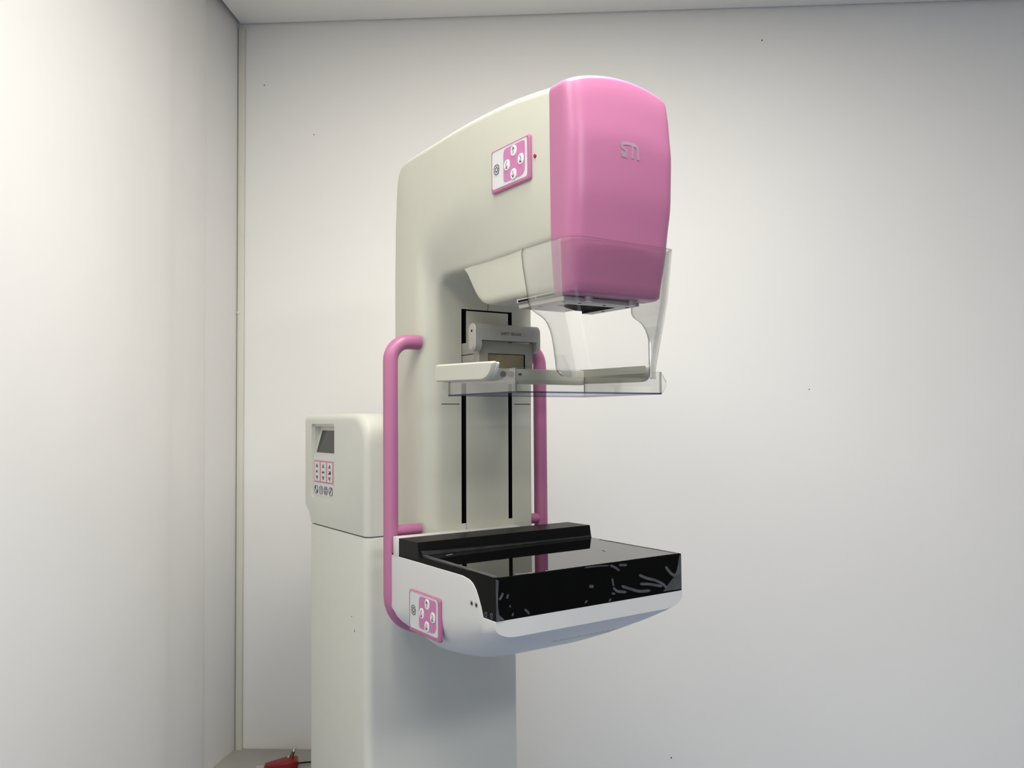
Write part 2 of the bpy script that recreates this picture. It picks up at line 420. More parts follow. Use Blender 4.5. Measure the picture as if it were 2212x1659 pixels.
for oy, oz, by, bz, iy, iz, xi, xr, ins, ar in cr_interp(flat, 5):
    O = Vector((0, oy, oz)); I = Vector((0, iy, iz)); n = (O-I).normalized()
    if oz < 0.33: n = Vector((0, 1, 0))
    pts = [(xi, iy, iz), (XL, by, bz), (XL, oy, oz)]
    for f in (0.25, 0.5, 0.75):
        h = ar*(1-(2*f-1)**2); pts.append((XL+(xr-XL)*f, oy+n.y*h, oz+n.z*h))
    pts += [(xr, oy, oz), (xr, by+(iy-by)*0.6, bz+(iz-bz)*0.6), (xr-ins, iy, iz)]
    loops.append(round_loop(pts, [0.009, 0.026, 0.009, 0.02, 0.02, 0.02, 0.009, 0.006, 0.004], 5))
loft(bm, loops)
arm = finish('c_arm', bm, PAINT, ROOT, angle=40)
cb = bmesh.new()
box(cb, (-0.0388, 0.20, -0.1637), (-0.0302, 0.292, 0.1709))
box(cb, (0.0490, 0.20, -0.1625), (0.0562, 0.292, 0.1709))
box(cb, (-0.0350, 0.20, 0.1683), (0.0530, 0.288, 0.1707))
box(cb, (0.0098, 0.20, 0.1700), (0.0108, 0.280, 0.1900))
box(cb, (-0.0744, 0.20, 0.0211), (-0.0420, 0.279, 0.0223))
box(cb, (0.0606, 0.20, 0.0211), (0.0929, 0.279, 0.0223))
box(cb, (-0.0309, 0.20, -0.31), (-0.0303, 0.2785, -0.1630))
cut(arm, cb, [DARK])
for (x, z) in ((-0.0028, 0.1790), (0.0244, 0.1790)):
    bm = bmesh.new(); cyl(bm, (x, 0.277, z), (0, -1, 0), 0.0042, 0.0036, seg=18); cyl(bm, (x, 0.2735, z), (0, -1, 0), 0.0022, 0.0003, 1, seg=6)
    finish('socket_screw', bm, [ALU2, INK], arm)
bm = bmesh.new(); cyl(bm, (-0.1045, -0.0196, 0.3232), (-1, 0, 0), 0.0032, 0.0016, seg=16, r2=0.0024)
finish('indicator_light', bm, LED, arm)

# ---- lower tube housing under the arm
bm = bmesh.new(); loops = []
for (y, zb, xl, xr) in ((-0.0495, 0.1505, -0.0990, 0.0530), (-0.02, 0.1520, -0.0972, 0.0545), (0.03, 0.1545, -0.0955, 0.0570), (0.08, 0.1560, -0.0915, 0.0600), (0.115, 0.1565, -0.0882, 0.0620), (0.132, 0.1580, -0.0866, 0.0630), (0.143, 0.1620, -0.0856, 0.0640), (0.152, 0.1680, -0.0848, 0.0640), (0.160, 0.1760, -0.0842, 0.0640), (0.172, 0.1900, -0.0834, 0.0650), (0.183, 0.2050, -0.0824, 0.0650), (0.192, 0.2150, -0.0815, 0.0650)):
    zt = 0.2175
    loops.append(round_loop([(xl+0.0008, y, zt), (xl, y, min(zt-0.002, zb)), (xr, y, min(zt-0.002, zb)), (xr, y, zt)], [0.0005, 0.010, 0.010, 0.0005], 5))
loft(bm, loops)
finish('tube_housing', bm, PAINT, ROOT)

# ---- pink tube cover
def tab(t, rows):
    for (a, va), (b, vb) in zip(rows, rows[1:]):
        if a <= t <= b:
            k = (t-a)/(b-a); k = k*k*(3-2*k)*0.35+k*0.65
            return va+(vb-va)*k
    return rows[0][1] if t < rows[0][0] else rows[-1][1]
YF = [(0.146, -0.0838), (0.21, -0.0900), (0.27, -0.0942), (0.33, -0.0950), (0.375, -0.0915), (0.42, -0.0860)]
XR = [(0.146, 0.0480), (0.21, 0.0560), (0.27, 0.0615), (0.33, 0.0630), (0.375, 0.0625), (0.42, 0.0600)]
XLP = [(0.146, -0.1015), (0.21, -0.1055), (0.3, -0.1058), (0.42, -0.1052)]
def ztop(x):
    f = (x-XL)/(0.062-XL); f = max(0, min(1, f))
    return 0.4000+0.0145*(1-(2*f-1)**2)
def pk_loop(z, e=0.0, flatx=True, ymix=0.0):
    xl, xr, yf = tab(z, XLP)+e, tab(z, XR)-e, tab(z, YF)+e
    yb = -0.0508
    pts = [(xl, yb, z), (xl, yf, z), (xl+(xr-xl)*0.35, yf-0.003, z), (xl+(xr-xl)*0.65, yf-0.003, z), (xr, yf, z), (xr, yb, z)]
    L = round_loop(pts, [0.0005, 0.024, 0.03, 0.03, 0.020, 0.0005], 8)
    for p in L: p.y = p.y+(yb-p.y)*ymix
    return L
bm = bmesh.new(); loops = []
loops.append(pk_loop(0.1460, 0.006)); loops.append(pk_loop(0.1466, 0.003)); loops.append(pk_loop(0.1485, 0.0008))
N = 22
for k in range(N+1):
    u = k/N; L = pk_loop(0.150+0.25*u)
    for p in L: p.z = 0.150+u*(ztop(p.x)-0.006-0.150)
    loops.append(L)
for a in (0.3, 0.6, 0.85, 1.0):
    e = 0.006*(1-math.cos(a*math.pi/2)); L = pk_loop(0.400, e)
    for p in L: p.z = ztop(p.x)-0.006+0.006*math.sin(a*math.pi/2)
    loops.append(L)
for ym in (0.25, 0.6, 0.95):
    L = pk_loop(0.400, 0.006, ymix=ym)
    for p in L: p.z = ztop(p.x)-0.0022*ym
    loops.append(L)
loft(bm, loops)
cover = finish('tube_cover', bm, PINK, ROOT)
# grey logo on the front
bm = bmesh.new()
fl = lambda a, b, h: (a, tab(b, YF)-0.0030-h, b)
for pts, w in (([(-0.0330, 0.3300), (-0.0230, 0.3318), (-0.0120, 0.3312), (-0.0085, 0.3300), (-0.0062, 0.3270), (-0.0058, 0.3137)], 0.0040),
               ([(-0.0152, 0.3300), (-0.0152, 0.3145)], 0.0036),
               ([(-0.0325, 0.3308), (-0.0318, 0.3262), (-0.0255, 0.3232), (-0.0250, 0.3200)], 0.0038),
               ([(-0.0338, 0.3185), (-0.0235, 0.3178)], 0.0040), ([(-0.0330, 0.3155), (-0.0235, 0.3148)], 0.0026)):
    stroke(bm, [(p[0], p[1]) for p in smooth_pts(pts, 3)], w, fl, -0.0012, 0.0002)
finish('logo', bm, GREYINK, cover, smooth=False)

# ---- control panels with arrow keys
def control_panel(name_label, X, yU, zU, w=0.0893, h=0.0572, thick=0.0026):
    fn = lambda a, b, t: (X-t, yU+w*(1-a), zU+h*b)
    fr = lambda pts: [((p[0])/w, (p[1])/h) for p in pts]
    bm = bmesh.new()
    prism(bm, fr(rrect(w/2, h/2, w, h, 0.004)), fn, -0.001, thick, 0, r=0.0)
    # raised rim
    out = rrect(w/2, h/2, w, h, 0.004); mid = rrect(w/2, h/2, w-0.003, h-0.003, 0.004); inn = rrect(w*0.485, h*0.53, w*0.91, h*0.88, 0.005)
    loft(bm, [[Vector(fn(a/w, b/h, thick-0.0005)) for a, b in out], [Vector(fn(a/w, b/h, thick+0.0012)) for a, b in mid], [Vector(fn(a/w, b/h, thick+0.0012)) for a, b in inn], [Vector(fn(a/w, b/h, thick+0.0002)) for a, b in inn]], cap0=False, cap1=False)
    pan = finish('control_panel', bm, PINK, ROOT, angle=25)
    bm = bmesh.new(); prism(bm, fr(rrect(w*0.485, h*0.53, w*0.91, h*0.88, 0.005)), fn, thick-0.0004, thick+0.0008)
    finish('faceplate', bm, FACE, pan, smooth=False)
    bm = bmesh.new(); prism(bm, fr(rrect(w*0.61, h*0.54, w*0.54, h*0.76, [0.005, 0.012, 0.005, 0.008])), fn, thick+0.0006, thick+0.0013)
    finish('pink_field', bm, PINKF, pan, smooth=False)
    def metric(a0, b0): return lambda a, b, t: fn(a0+a/w, b0+b/h, t)
    T = thick+0.0012
    arrows = {
      'up': (0.61, 0.785, [(0, -0.0042), (0, 0.0040)], [(-0.0028, 0.0010), (0, 0.0046), (0.0028, 0.0010)]),
      'down': (0.60, 0.26, [(0, 0.0042), (0, -0.0040)], [(-0.0028, -0.0010), (0, -0.0046), (0.0028, -0.0010)]),
      'left': (0.435, 0.525, smooth_pts([(0.0012, 0.0046), (-0.0008, 0.0020), (-0.0012, -0.0010), (0.0004, -0.0042)]), [(-0.0028, -0.0036), (0.0010, -0.0046), (0.0016, -0.0010)]),
      'right': (0.785, 0.525, smooth_pts([(-0.0012, 0.0046), (0.0008, 0.0020), (0.0012, -0.0010), (-0.0004, -0.0042)]), [(-0.0018, -0.0010), (-0.0008, -0.0048), (0.0030, -0.0034)]),
    }
    for k, (a0, b0, shaft, head) in arrows.items():
        bm = bmesh.new(); f2 = metric(a0, b0)
        prism(bm, oval(0, 0, 0.0128, 0.0142, 28, 2.5), f2, T, T+0.0010, 0, r=0.0008)
        stroke(bm, shaft, 0.0008, f2, T+0.0009, T+0.0012, 1)
        hd = head if k in ('left', 'right') else head
        stroke(bm, hd, 0.0009, f2, T+0.0009, T+0.0012, 1)
        finish('arrow_button', bm, [KEY, INK], pan)
    bm = bmesh.new(); f2 = metric(0.155, 0.53)
    ro, ri = oval(0, 0, 0.0122, 0.0136, 28, 2.5), oval(0, 0, 0.0108, 0.0122, 28, 2.5)
    prism(bm, ro, f2, T-0.0010, T-0.0001, 0)
    for i in range(28):
        j = (i+1) % 28; prism(bm, [ro[i], ro[j], ri[j], ri[i]], f2, T-0.0003, T+0.0003, 1)
    c0 = oval(0, 0, 0.0050, 0.0056, 18)
    stroke(bm, c0, 0.0007, f2, T-0.0003, T+0.0003, 1, closed=True)
    for i in range(8):
        t = 2*math.pi*i/8+0.2; c, s = math.cos(t), math.sin(t)
        stroke(bm, [(c*0.0032, s*0.0035), (c*0.0046, s*0.0051)], 0.0007, f2, T-0.0003, T+0.0003, 1)
    finish('lamp_button', bm, [KEY, INK], pan)
    tag(pan, name_label)
    return pan
control_panel('pink framed arrow key panel on the upper arm', -0.105, -0.0132, 0.2958)
control_panel('pink framed arrow key panel on the side of the breast support', -0.156, 0.1301, -0.2973, thick=0.0024)

# ---- collimator plate under the tube
bm = bmesh.new(); box(bm, (-0.0945, -0.0605, 0.1400), (0.0270, 0.0345, 0.1452), r=0.0008)
coll = finish('collimator_plate', bm, ALU, ROOT)
cb = bmesh.new()
prism(cb, [(-0.074, -0.020), (-0.066, -0.034), (0.008, -0.038), (0.010, 0.0400), (-0.022, 0.0400), (-0.022, 0.010)], lambda a, b, h: (a, b, h), 0.13, 0.1436)
cut(coll, cb, [DARK])
for (x, y) in ((-0.085, -0.047), (-0.060, -0.047), (-0.02, -0.047), (0.018, -0.047), (0.018, 0.0), (-0.085, 0.0)):
    bm = bmesh.new(); cyl(bm, (x, y, 0.1402), (0, 0, -1), 0.0025, 0.0005, seg=14); finish('screw', bm, DARK, coll)
for (x, y) in ((-0.058, -0.063), (0.012, -0.063)):
    bm = bmesh.new(); cyl(bm, (x, y, 0.1402), (0, 0, 1), 0.0050, 0.0085, seg=18); finish('standoff', bm, ALU, coll)
bm = bmesh.new(); box(bm, (-0.0975, -0.045, 0.1468), (-0.0925, 0.0340, 0.1520)); box(bm, (-0.0985, -0.045, 0.1476), (-0.0973, -0.010, 0.1500), mi=1); box(bm, (-0.0985, -0.006, 0.1476), (-0.0973, 0.030, 0.1500), mi=1)
finish('filter_rail', bm, [ALU, DARK], coll)

# ---- clear face shield around the head
YL = [(0.047, -0.052), (0.050, -0.0390), (0.055, -0.0320), (0.060, -0.0305), (0.075, -0.0335), (0.096, -0.0353), (0.108, -0.0345), (0.119, -0.0296), (0.129, -0.0137), (0.1325, -0.0070), (0.136, -0.0034), (0.145, -0.0022), (0.157, -0.0013), (0.187, 0.0038), (0.2050, 0.0052), (0.2105, 0.0020)]
SXL = [(0.047, -0.0795), (0.146, -0.1045), (0.2105, -0.1085)]
SXR = [(0.047, 0.0295), (0.146, 0.0510), (0.2105, 0.0578)]
YR = [(0.047, -0.0764), (0.0500, -0.0735), (0.0581, -0.0713), (0.1003, -0.0612), (0.1120, -0.0530), (0.1214, -0.0431), (0.1312, -0.0254), (0.1370, -0.0205), (0.1424, -0.0189), (0.1600, -0.0180), (0.2105, -0.0200)]
def lt(t, rows):
    for (a, va), (b, vb) in zip(rows, rows[1:]):
        if t <= b: return va+(vb-va)*(max(t, a)-a)/(b-a)
    return rows[-1][1]
def sh_path(z, off):
    k = (0.2105-z)/0.1635
    xl = lt(z, SXL)-off; xr = lt(z, SXR)+off; yf = -0.0945+0.006*k-off
    yl, yr = lt(z, YL), lt(z, YR)
    yl = max(yl, yf+0.02); yr = max(yr, yf+0.004)
    pts = [Vector((xl, yl, z)), Vector((xl, yf, z)), Vector((xr, yf, z)), Vector((xr, yr, z))]
    r = 0.024
    out = [pts[0].lerp(Vector((xl, yf+r, z)), t) for t in (0, 0.25, 0.5, 0.75)]
    cor = lambda b, a, c, r: [(b+(a-b).normalized()*r)*(1-t)**2+b*2*t*(1-t)+(b+(c-b).normalized()*r)*t*t for t in [i/8 for i in range(9)]]
    out += cor(pts[1], Vector((xl, yf+1, z)), pts[2], r)
    rr = min(0.018, (yr-yf)*0.9)
    out += [(pts[1]+(pts[2]-pts[1])*t) for t in (0.3, 0.5, 0.7)]
    out += cor(pts[2], pts[1], Vector((xr, yf+1, z)), rr)
    e = Vector((xr, yf+rr, z)); out += [e.lerp(pts[3], t) for t in (0.33, 0.66, 1.0)]
    return out
zsh = [0.047, 0.0485, 0.0504, 0.053, 0.056, 0.0605, 0.07, 0.085, 0.0973, 0.105, 0.112, 0.117, 0.1208, 0.124, 0.127, 0.1306, 0.1345, 0.1381, 0.145, 0.1587, 0.173, 0.1877, 0.2, 0.205, 0.2085, 0.2105]
bm = bmesh.new()
TH = 0.0021
oL = [[bm.verts.new(p) for p in sh_path(z, TH)] for z in zsh]
iL = [[bm.verts.new(p) for p in sh_path(z, 0.0)] for z in zsh]
n = len(oL[0])
for A in (oL, iL):
    for r0, r1 in zip(A, A[1:]):
        for i in range(n-1):
            bm.faces.new((r0[i], r0[i+1], r1[i+1], r1[i])).material_index = 0
for r in range(len(zsh)-1):
    for i in (0, n-1):
        bm.faces.new((oL[r][i], oL[r+1][i], iL[r+1][i], iL[r][i])).material_index = 1
for r in (0, len(zsh)-1):
    for i in range(n-1):
        bm.faces.new((oL[r][i], oL[r][i+1], iL[r][i+1], iL[r][i])).material_index = 1
shield = finish('face_shield', bm, [CLEAR, EDGE], ROOT, angle=50)

# ---- carriage and safety release bar
bm = bmesh.new()
box(bm, (-0.0380, 0.228, 0.098), (0.0560, 0.290, 0.1165), r=0.0015); box(bm, (-0.0380, 0.228, 0.076), (0.0560, 0.290, 0.0972), r=0.0015)
car = finish('compression_carriage', bm, ALU2, ROOT)
bm = bmesh.new(); box(bm, (-0.0435, 0.2145, 0.056), (0.0555, 0.232, 0.1150), r=0.0012)
fpl = finish('front_plate', bm, ALU2, car)
cb = bmesh.new(); box(cb, (-0.0275, 0.20, 0.070), (0.0405, 0.2185, 0.0975)); cut(fpl, cb, [DARK])
bm = bmesh.new(); box(bm, (-0.0265, 0.2165, 0.071), (0.0395, 0.2195, 0.0967)); finish('label_window', bm, KHAKI, car)
def capsule(yc, z0, z1, w, clip=None, n=10):
    r = w/2; pts = []
    for k in range(n+1):
        t = math.pi*k/n; pts.append((yc+r*math.cos(t), z1-r+r*math.sin(t)))
    if clip is None:
        for k in range(n+1):
            t = math.pi+math.pi*k/n; pts.append((yc+r*math.cos(t), z0+r+r*math.sin(t)))
    else: pts += [(yc-r, clip), (yc+r, clip)]
    return pts
fx = lambda a, b, h: (h, a, b)
bm = bmesh.new()
prism(bm, capsule(0.2145, 0.0995, 0.1420, 0.0200), fx, -0.0445, -0.0560, r=0.001)
prism(bm, capsule(0.2145, 0.1000, 0.1420, 0.0200), fx, 0.0560, 0.0645, r=0.002)
prism(bm, capsule(0.2145, 0.0, 0.1420, 0.0200, clip=0.1166), fx, -0.0446, 0.0562)
rel = finish('release_bar', bm, ALU, ROOT)
bm = bmesh.new(); cyl(bm, (-0.0560, 0.2145, 0.1085), (-1, 0, 0), 0.0068, 0.0012, seg=24, r2=0.0062); finish('release_button', bm, ALU, rel)
bm = bmesh.new(); cyl(bm, (-0.0560, 0.2145, 0.1300), (-1, 0, 0), 0.0020, 0.0004, seg=12); finish('key_hole', bm, INK, rel)
fr_ = lambda a, b, h: (a, 0.2045-h, b)
bm = bmesh.new(); prism(bm, rrect(0.0075, 0.1270, 0.0560, 0.0118, 0.001), fr_, -0.0002, 0.0005); lab = finish('release_label', bm, ALU, rel, smooth=False)
bm = bmesh.new(); text_into(bm, 'SAFETY RELEASE', 0.0066, lambda a, b, h: (0.0080+a*0.80, 0.2045-h, 0.1270+b), 0.0004, 0.0007)
finish('lettering', bm, INK, rel, smooth=False)
for x in (-0.0165, 0.0320):
    bm = bmesh.new(); stroke(bm, oval(x, 0.1270, 0.0030, 0.0070, 14), 0.0005, fr_, 0.0004, 0.0007, closed=True); finish('release_mark', bm, ALU2, rel, smooth=False)

# ---- compression paddle: fork and clear tray
fork = None
bm = bmesh.new()
box(bm, (-0.1225, 0.1730, 0.0500), (0.1255, 0.1870, 0.0725), r=0.002)
box(bm, (-0.040, 0.1860, 0.056), (0.052, 0.2160, 0.0720), r=0.002)
fork = finish('paddle_frame', bm, PAINT, ROOT)
tag(fork, 'light fork frame that carries the clear paddle')
def prong(x0, x1, m, r=0.0022, y0=0.035, y1=0.187, za=0.0475, zb=0.0512, zt0=0.0722, zt1=0.0755):
    pr = [(y0+0.001, zt0), (y1, zt1), (y1, zb), (y0+0.024, za)]
    L = [(p.x, p.y) for p in round_loop([(a, b, 0) for a, b in [(y0, zt0-0.0004), (y1, zt1), (y1, zb), (y0+0.020, za), (y0+0.006, za+0.008)]], [0.004, 0.005, 0.005, 0.012, 0.012], 6)]
    cx = sum(a for a, b in L)/len(L); cz = sum(b for a, b in L)/len(L)
    s = lambda e: [(cx+(a-cx)*(1-e/0.07), cz+(b-cz)*(1-e/0.012)) for a, b in L]
    bm = bmesh.new()
    loft(bm, [[Vector((x0, a, b)) for a, b in s(r)], [Vector((x0+r, a, b)) for a, b in s(r*0.28)], [Vector((x0+2*r, a, b)) for a, b in L], [Vector((x1, a, b)) for a, b in L]])
    return finish('prong', bm, m, fork)
prong(-0.1352, -0.1285, PAINT)
def liner(x0, x1, m):
    bm = bmesh.new()
    L = [(p.x, p.y) for p in round_loop([(a, b, 0) for a, b in [(0.0335, 0.0708), (0.186, 0.0745), (0.186, 0.0520), (0.056, 0.0485), (0.040, 0.0565)]], [0.005, 0.004, 0.004, 0.012, 0.012], 6)]
    prism(bm, L, lambda a, b, h: (h, a, b), x0, x1)
    return finish('prong_liner', bm, m, fork)
liner(-0.1284, -0.1245, WHITE)
bm = bmesh.new()
L = [(p.x, p.y) for p in round_loop([(a, b, 0) for a, b in [(0.0330, 0.0728), (0.186, 0.0742), (0.186, 0.0522), (0.046, 0.0498), (0.036, 0.0560)]], [0.005, 0.004, 0.004, 0.010, 0.010], 6)]
prism(bm, L, lambda a, b, h: (h, a, b), 0.1255, 0.1352)
finish('prong', bm, PAINT, fork)
for (x, z, r) in ((-0.0290, 0.0640, 0.0042), (-0.0150, 0.0640, 0.0044), (0.0010, 0.0640, 0.0018)):
    bm = bmesh.new(); cyl(bm, (x, 0.1735, z), (0, -1, 0), r, 0.0040, seg=18); finish('lock_knob', bm, INK, fork)
bm = bmesh.new()
T = 0.0022; x0, x1, y0, y1, zb, zt = -0.1228, 0.1228, 0.0, 0.1690, 0.0305, 0.0618
box(bm, (x0, y0, zb), (x1, y1, zb+T), thin=2, mi2=2)
box(bm, (x0, y0, zb+T), (x1, y0+T, zt), thin=1)
box(bm, (x0, y0+T, zb+T), (x0+T, y1, zt), thin=0)
box(bm, (x1-T, y0+T, zb+T), (x1, y1, zt), thin=0)
box(bm, (x0+T, y1-T, zb+T), (x1-T, y1, zt-0.006), thin=1)
tray = finish('paddle_tray', bm, [CLEARP, EDGE, EDGEB], ROOT, smooth=False)
tag(tray, 'clear plastic compression paddle tray')
for pts in ([(0.1228, zb), (0.1228, zt), (0.1330, zb+0.017), (0.1330, zb+0.012)],):
    bm = bmesh.new()
    vs = [[Vector((a, y, b)) for a, b in pts] for y in (0.0, 0.0022)]
    loft(bm, vs); finish('corner_gusset', bm, CLEARP, tray, smooth=False)
bm = bmesh.new()
loft(bm, [[Vector((-0.1228, 0.167, zb)), Vector((-0.1228, 0.167, zt)), Vector((-0.133, 0.167, zb+0.014))], [Vector((-0.1228, 0.169, zb)), Vector((-0.1228, 0.169, zt)), Vector((-0.133, 0.169, zb+0.014))]])
finish('corner_gusset', bm, CLEARP, tray, smooth=False)
bm = bmesh.new()
loft(bm, [[Vector((x0+T, T, zb+T)), Vector((x0+T+0.010, T, zb+T)), Vector((x0+T, T, zb+0.016))], [Vector((x0+T, T+0.010, zb+T)), Vector((x0+T+0.001, T+0.010, zb+T)), Vector((x0+T, T+0.010, zb+0.006))]])
finish('corner_gusset', bm, CLEARP, tray, smooth=False)

# ---- pink grab handles
def handle(sx, xc, xa, label):
    bm = bmesh.new()
    zc = 0.1165; rb = 0.030
    path = [(xa, 0.292, zc)]
    n = 10
    for k in range(n+1):
        t = math.pi/2*k/n; path.append((xc - sx*rb*(1-math.sin(t)), 0.292, zc-rb*(1-math.cos(t))))
    for z in (0.03, -0.05, -0.13, -0.21): path.append((xc, 0.292, z))
    rb2 = 0.05; zb = -0.262
    for k in range(n+1):
        t = math.pi/2*k/n*0.8; path.append((xc - sx*rb2*(1-math.cos(t)), 0.292, zb-rb2*math.sin(t)))
    path.append((xc-sx*0.075, 0.296, zb-0.062))
    tube(bm, path, 0.0112, 20)
    h = finish('grab_handle', bm, PINK, ROOT, angle=60)
    tag(h, label)
    bm = bmesh.new(); tube(bm, [(xa, 0.292, -0.1680), ((xa+xc)/2, 0.292, -0.1680), (xc, 0.292, -0.1680)], 0.0086, 18)
    finish('strut', bm, PINK, h, angle=60)
handle(-1, -0.1522, -0.1035, 'pink grab handle on the left side of the column')
handle(1, 0.1245, 0.0960, 'pink grab handle on the far right side of the column')

# ---- breast support
bm = bmesh.new(); loops = []
W = 0.156
DS = [(0.0, -0.2443, -0.2660, 0.012), (0.006, -0.2443, -0.2715, 0.016), (0.0279, -0.2443, -0.2850, 0.024), (0.0332, -0.2317, -0.2880, 0.026), (0.0375, -0.2235, -0.2903, 0.028), (0.0438, -0.2137, -0.2937, 0.030), (0.0510, -0.2068, -0.2975, 0.032), (0.060, -0.2028, -0.3020, 0.034), (0.0774, -0.2005, -0.3100, 0.037), (0.11, -0.2005, -0.3235, 0.042), (0.15, -0.2005, -0.3365, 0.047), (0.19, -0.2005, -0.3430, 0.050), (0.225, -0.2006, -0.3380, 0.050), (0.250, -0.2007, -0.3220, 0.034), (0.262, -0.2008, -0.3080, 0.020), (0.270, -0.2008, -0.2980, 0.012), (0.2745, -0.2008, -0.2900, 0.008), (0.283, -0.2009, -0.2840, 0.006)]
for y, zt, zb, r in DS:
    mid = []
    pts = [(-W, y, zt), (-W, y, zb), (W, y, zb), (W, y, zt)]
    # bowed underside
    pts = [(-W, y, zt), (-W, y, zb+0.70*r), (-W+1.6*r, y, zb), (W-1.6*r, y, zb), (W, y, zb+0.70*r), (W, y, zt)]
    loops.append(round_loop(pts, [0.0008, r*0.8, r*1.1, r*1.1, r*0.8, 0.0008], 6))
loft(bm, loops)
sup = finish('breast_support', bm, WHITE, ROOT, angle=32)
bm = bmesh.new()
prof = [(0.0, -0.2440), (0.0, -0.1930), (0.197, -0.1930), (0.199, -0.1975), (0.2875, -0.1982), (0.2875, -0.2400)]
prism(bm, prof, lambda a, b, h: (h, a, b), -0.1552, 0.1552)
body = finish('detector_body', bm, BLACKS, sup, smooth=False)
bm = bmesh.new(); box(bm, (-0.1535, 0.0015, -0.1931), (0.1535, 0.199, -0.1924), r=0.0003, seg=1); finish('support_plate', bm, PLATE, sup)
bm = bmesh.new()
rp = [(0.1970, -0.1930), (0.1985, -0.1880), (0.2012, -0.1736), (0.2590, -0.1744), (0.2590, -0.1980), (0.1970, -0.1980)]
prism(bm, rp, lambda a, b, h: (h, a, b), -0.1552, 0.1552)
rid = finish('rear_ridge', bm, BLACK, sup, smooth=False)
# protective film: turned up at the ridge, rims and wrinkles
bm = bmesh.new()
ff = lambda a, b, h: (a, -h, b)
WR = [(0.0029, [(0.0749, -0.2139), (0.0887, -0.2198), (0.1048, -0.2246), (0.1183, -0.2312), (0.1251, -0.2369)]),
(0.0027, [(0.0766, -0.2263), (0.0912, -0.2280), (0.1046, -0.2310), (0.1169, -0.2340)]),
(0.0029, [(0.0435, -0.2252), (0.0582, -0.2304), (0.0751, -0.2358), (0.0950, -0.2372)]),
(0.0019, [(0.0273, -0.2133), (0.0283, -0.2190), (0.0296, -0.2236)]),
(0.0027, [(0.0289, -0.2254), (0.0364, -0.2311), (0.0517, -0.2339)]),
(0.0029, [(-0.0117, -0.2189), (-0.0085, -0.2194), (-0.0050, -0.2199)]),
(0.0024, [(0.0396, -0.1969), (0.0460, -0.1976), (0.0530, -0.1983)]),
(0.0024, [(0.0244, -0.1959), (0.0319, -0.1991), (0.0401, -0.2043)]),
(0.0012, [(-0.0185, -0.1942), (0.0021, -0.1945), (0.0219, -0.1957)]),
(0.0033, [(0.1243, -0.2080), (0.1325, -0.2168), (0.1407, -0.2217), (0.1535, -0.2212)]),
(0.0019, [(0.0263, -0.2327), (0.0319, -0.2338)]), (0.0017, [(-0.0192, -0.2395), (-0.0155, -0.2363)]), (0.0019, [(0.0211, -0.2424), (0.0249, -0.2396)]),
(0.0021, [(-0.1507, -0.2185), (-0.1475, -0.2150), (-0.1454, -0.2108)]), (0.0021, [(-0.1397, -0.2186), (-0.1378, -0.2132)]),
(0.0021, [(-0.1137, -0.2350), (-0.1100, -0.2375), (-0.1072, -0.2412)]), (0.0015, [(-0.1323, -0.2403), (-0.1304, -0.2368)]), (0.0015, [(-0.1357, -0.2292), (-0.1349, -0.2270)])]
for w, pts in WR:
    sp = smooth_pts([(a, b) for a, b in pts], 4)
    stroke(bm, [(p[0], p[1]) for p in sp], w*1.3, ff, 0.0002, 0.0010, taper=True)
prism(bm, [(0.1237, -0.2378), (0.1321, -0.2308), (0.1407, -0.2238), (0.1465, -0.2153), (0.1519, -0.1957), (0.1550, -0.1941), (0.1550, -0.2423), (0.1194, -0.2417)], ff, 0.0001, 0.0004)
prism(bm, [(-0.1552, -0.1935), (-0.1512, -0.1954), (-0.1526, -0.2126), (-0.1527, -0.225), (-0.1509, -0.2365), (-0.1434, -0.2427), (-0.155, -0.2437)], ff, 0.0002, 0.0008)
# rim on the plate's left edge and the lip against the ridge
ft = lambda a, b, h: (a, b, -0.1924+h)
edge = [(-0.1480, 0.1975), (-0.1485, 0.185), (-0.1502, 0.165), (-0.1495, 0.14), (-0.1510, 0.11), (-0.1505, 0.08), (-0.1522, 0.05), (-0.1528, 0.02), (-0.1540, 0.003)]
stroke(bm, [(x+0.0015, y) for x, y in edge], 0.0066, ft, 0.0, 0.0010)
prism(bm, [(-0.1480, -0.1926), (0.1545, -0.1926), (0.1545, -0.1895), (0.02, -0.1890), (-0.06, -0.1880), (-0.1200, -0.1868), (-0.1530, -0.1850)], lambda a, b, h: (a, 0.1985-h-(b+0.1926)*-0.25*-1, b), 0.0004, 0.0010)
film = finish('protective_film', bm, FILM, sup, smooth=False)
pcs = []
for k in range(26):
    x = -0.125+k*0.0108+random.uniform(-0.003, 0.003); L = random.uniform(0.002, 0.009)
    if x > 0.02 or random.random() < 0.35: pcs.append(([(x, 0.0012+random.uniform(0, 0.001)), (x+L, 0.0010)], 0.0009))
pcs += [([(-0.122, 0.006), (-0.112, 0.002), (-0.100, 0.004)], 0.0010), ([(0.080, 0.075), (0.083, 0.085)], 0.0010), ([(-0.120, 0.182), (-0.108, 0.186)], 0.0010)]
pcs.append(([(0.1490, 0.17), (0.1500, 0.13), (0.1495, 0.09), (0.1508, 0.05), (0.1500, 0.02), (0.1512, 0.004)], 0.0012))
for pts, wd in pcs:
    bm = bmesh.new(); stroke(bm, pts, wd, ft, 0.0, 0.0007); finish('film_edge', bm, FILMW, film, smooth=False)
for (y, z, m, X) in ((0.0545, -0.2314, (ALU2, INK), -0.1560), (0.0435, -0.2317, (ALU2, INK), -0.1560), (0.0221, -0.2396, (FILM, INK), -0.1552), (0.0095, -0.2389, (FILM, INK), -0.1552)):
    bm = bmesh.new(); cyl(bm, (X+0.0002, y, z), (-1, 0, 0), 0.0034, 0.0006, 0, 18); cyl(bm, (X-0.0003, y-0.0006, z), (-1, 0, 0), 0.0020, 0.0004, 1, 12)
    finish('socket_screw', bm, list(m), sup)
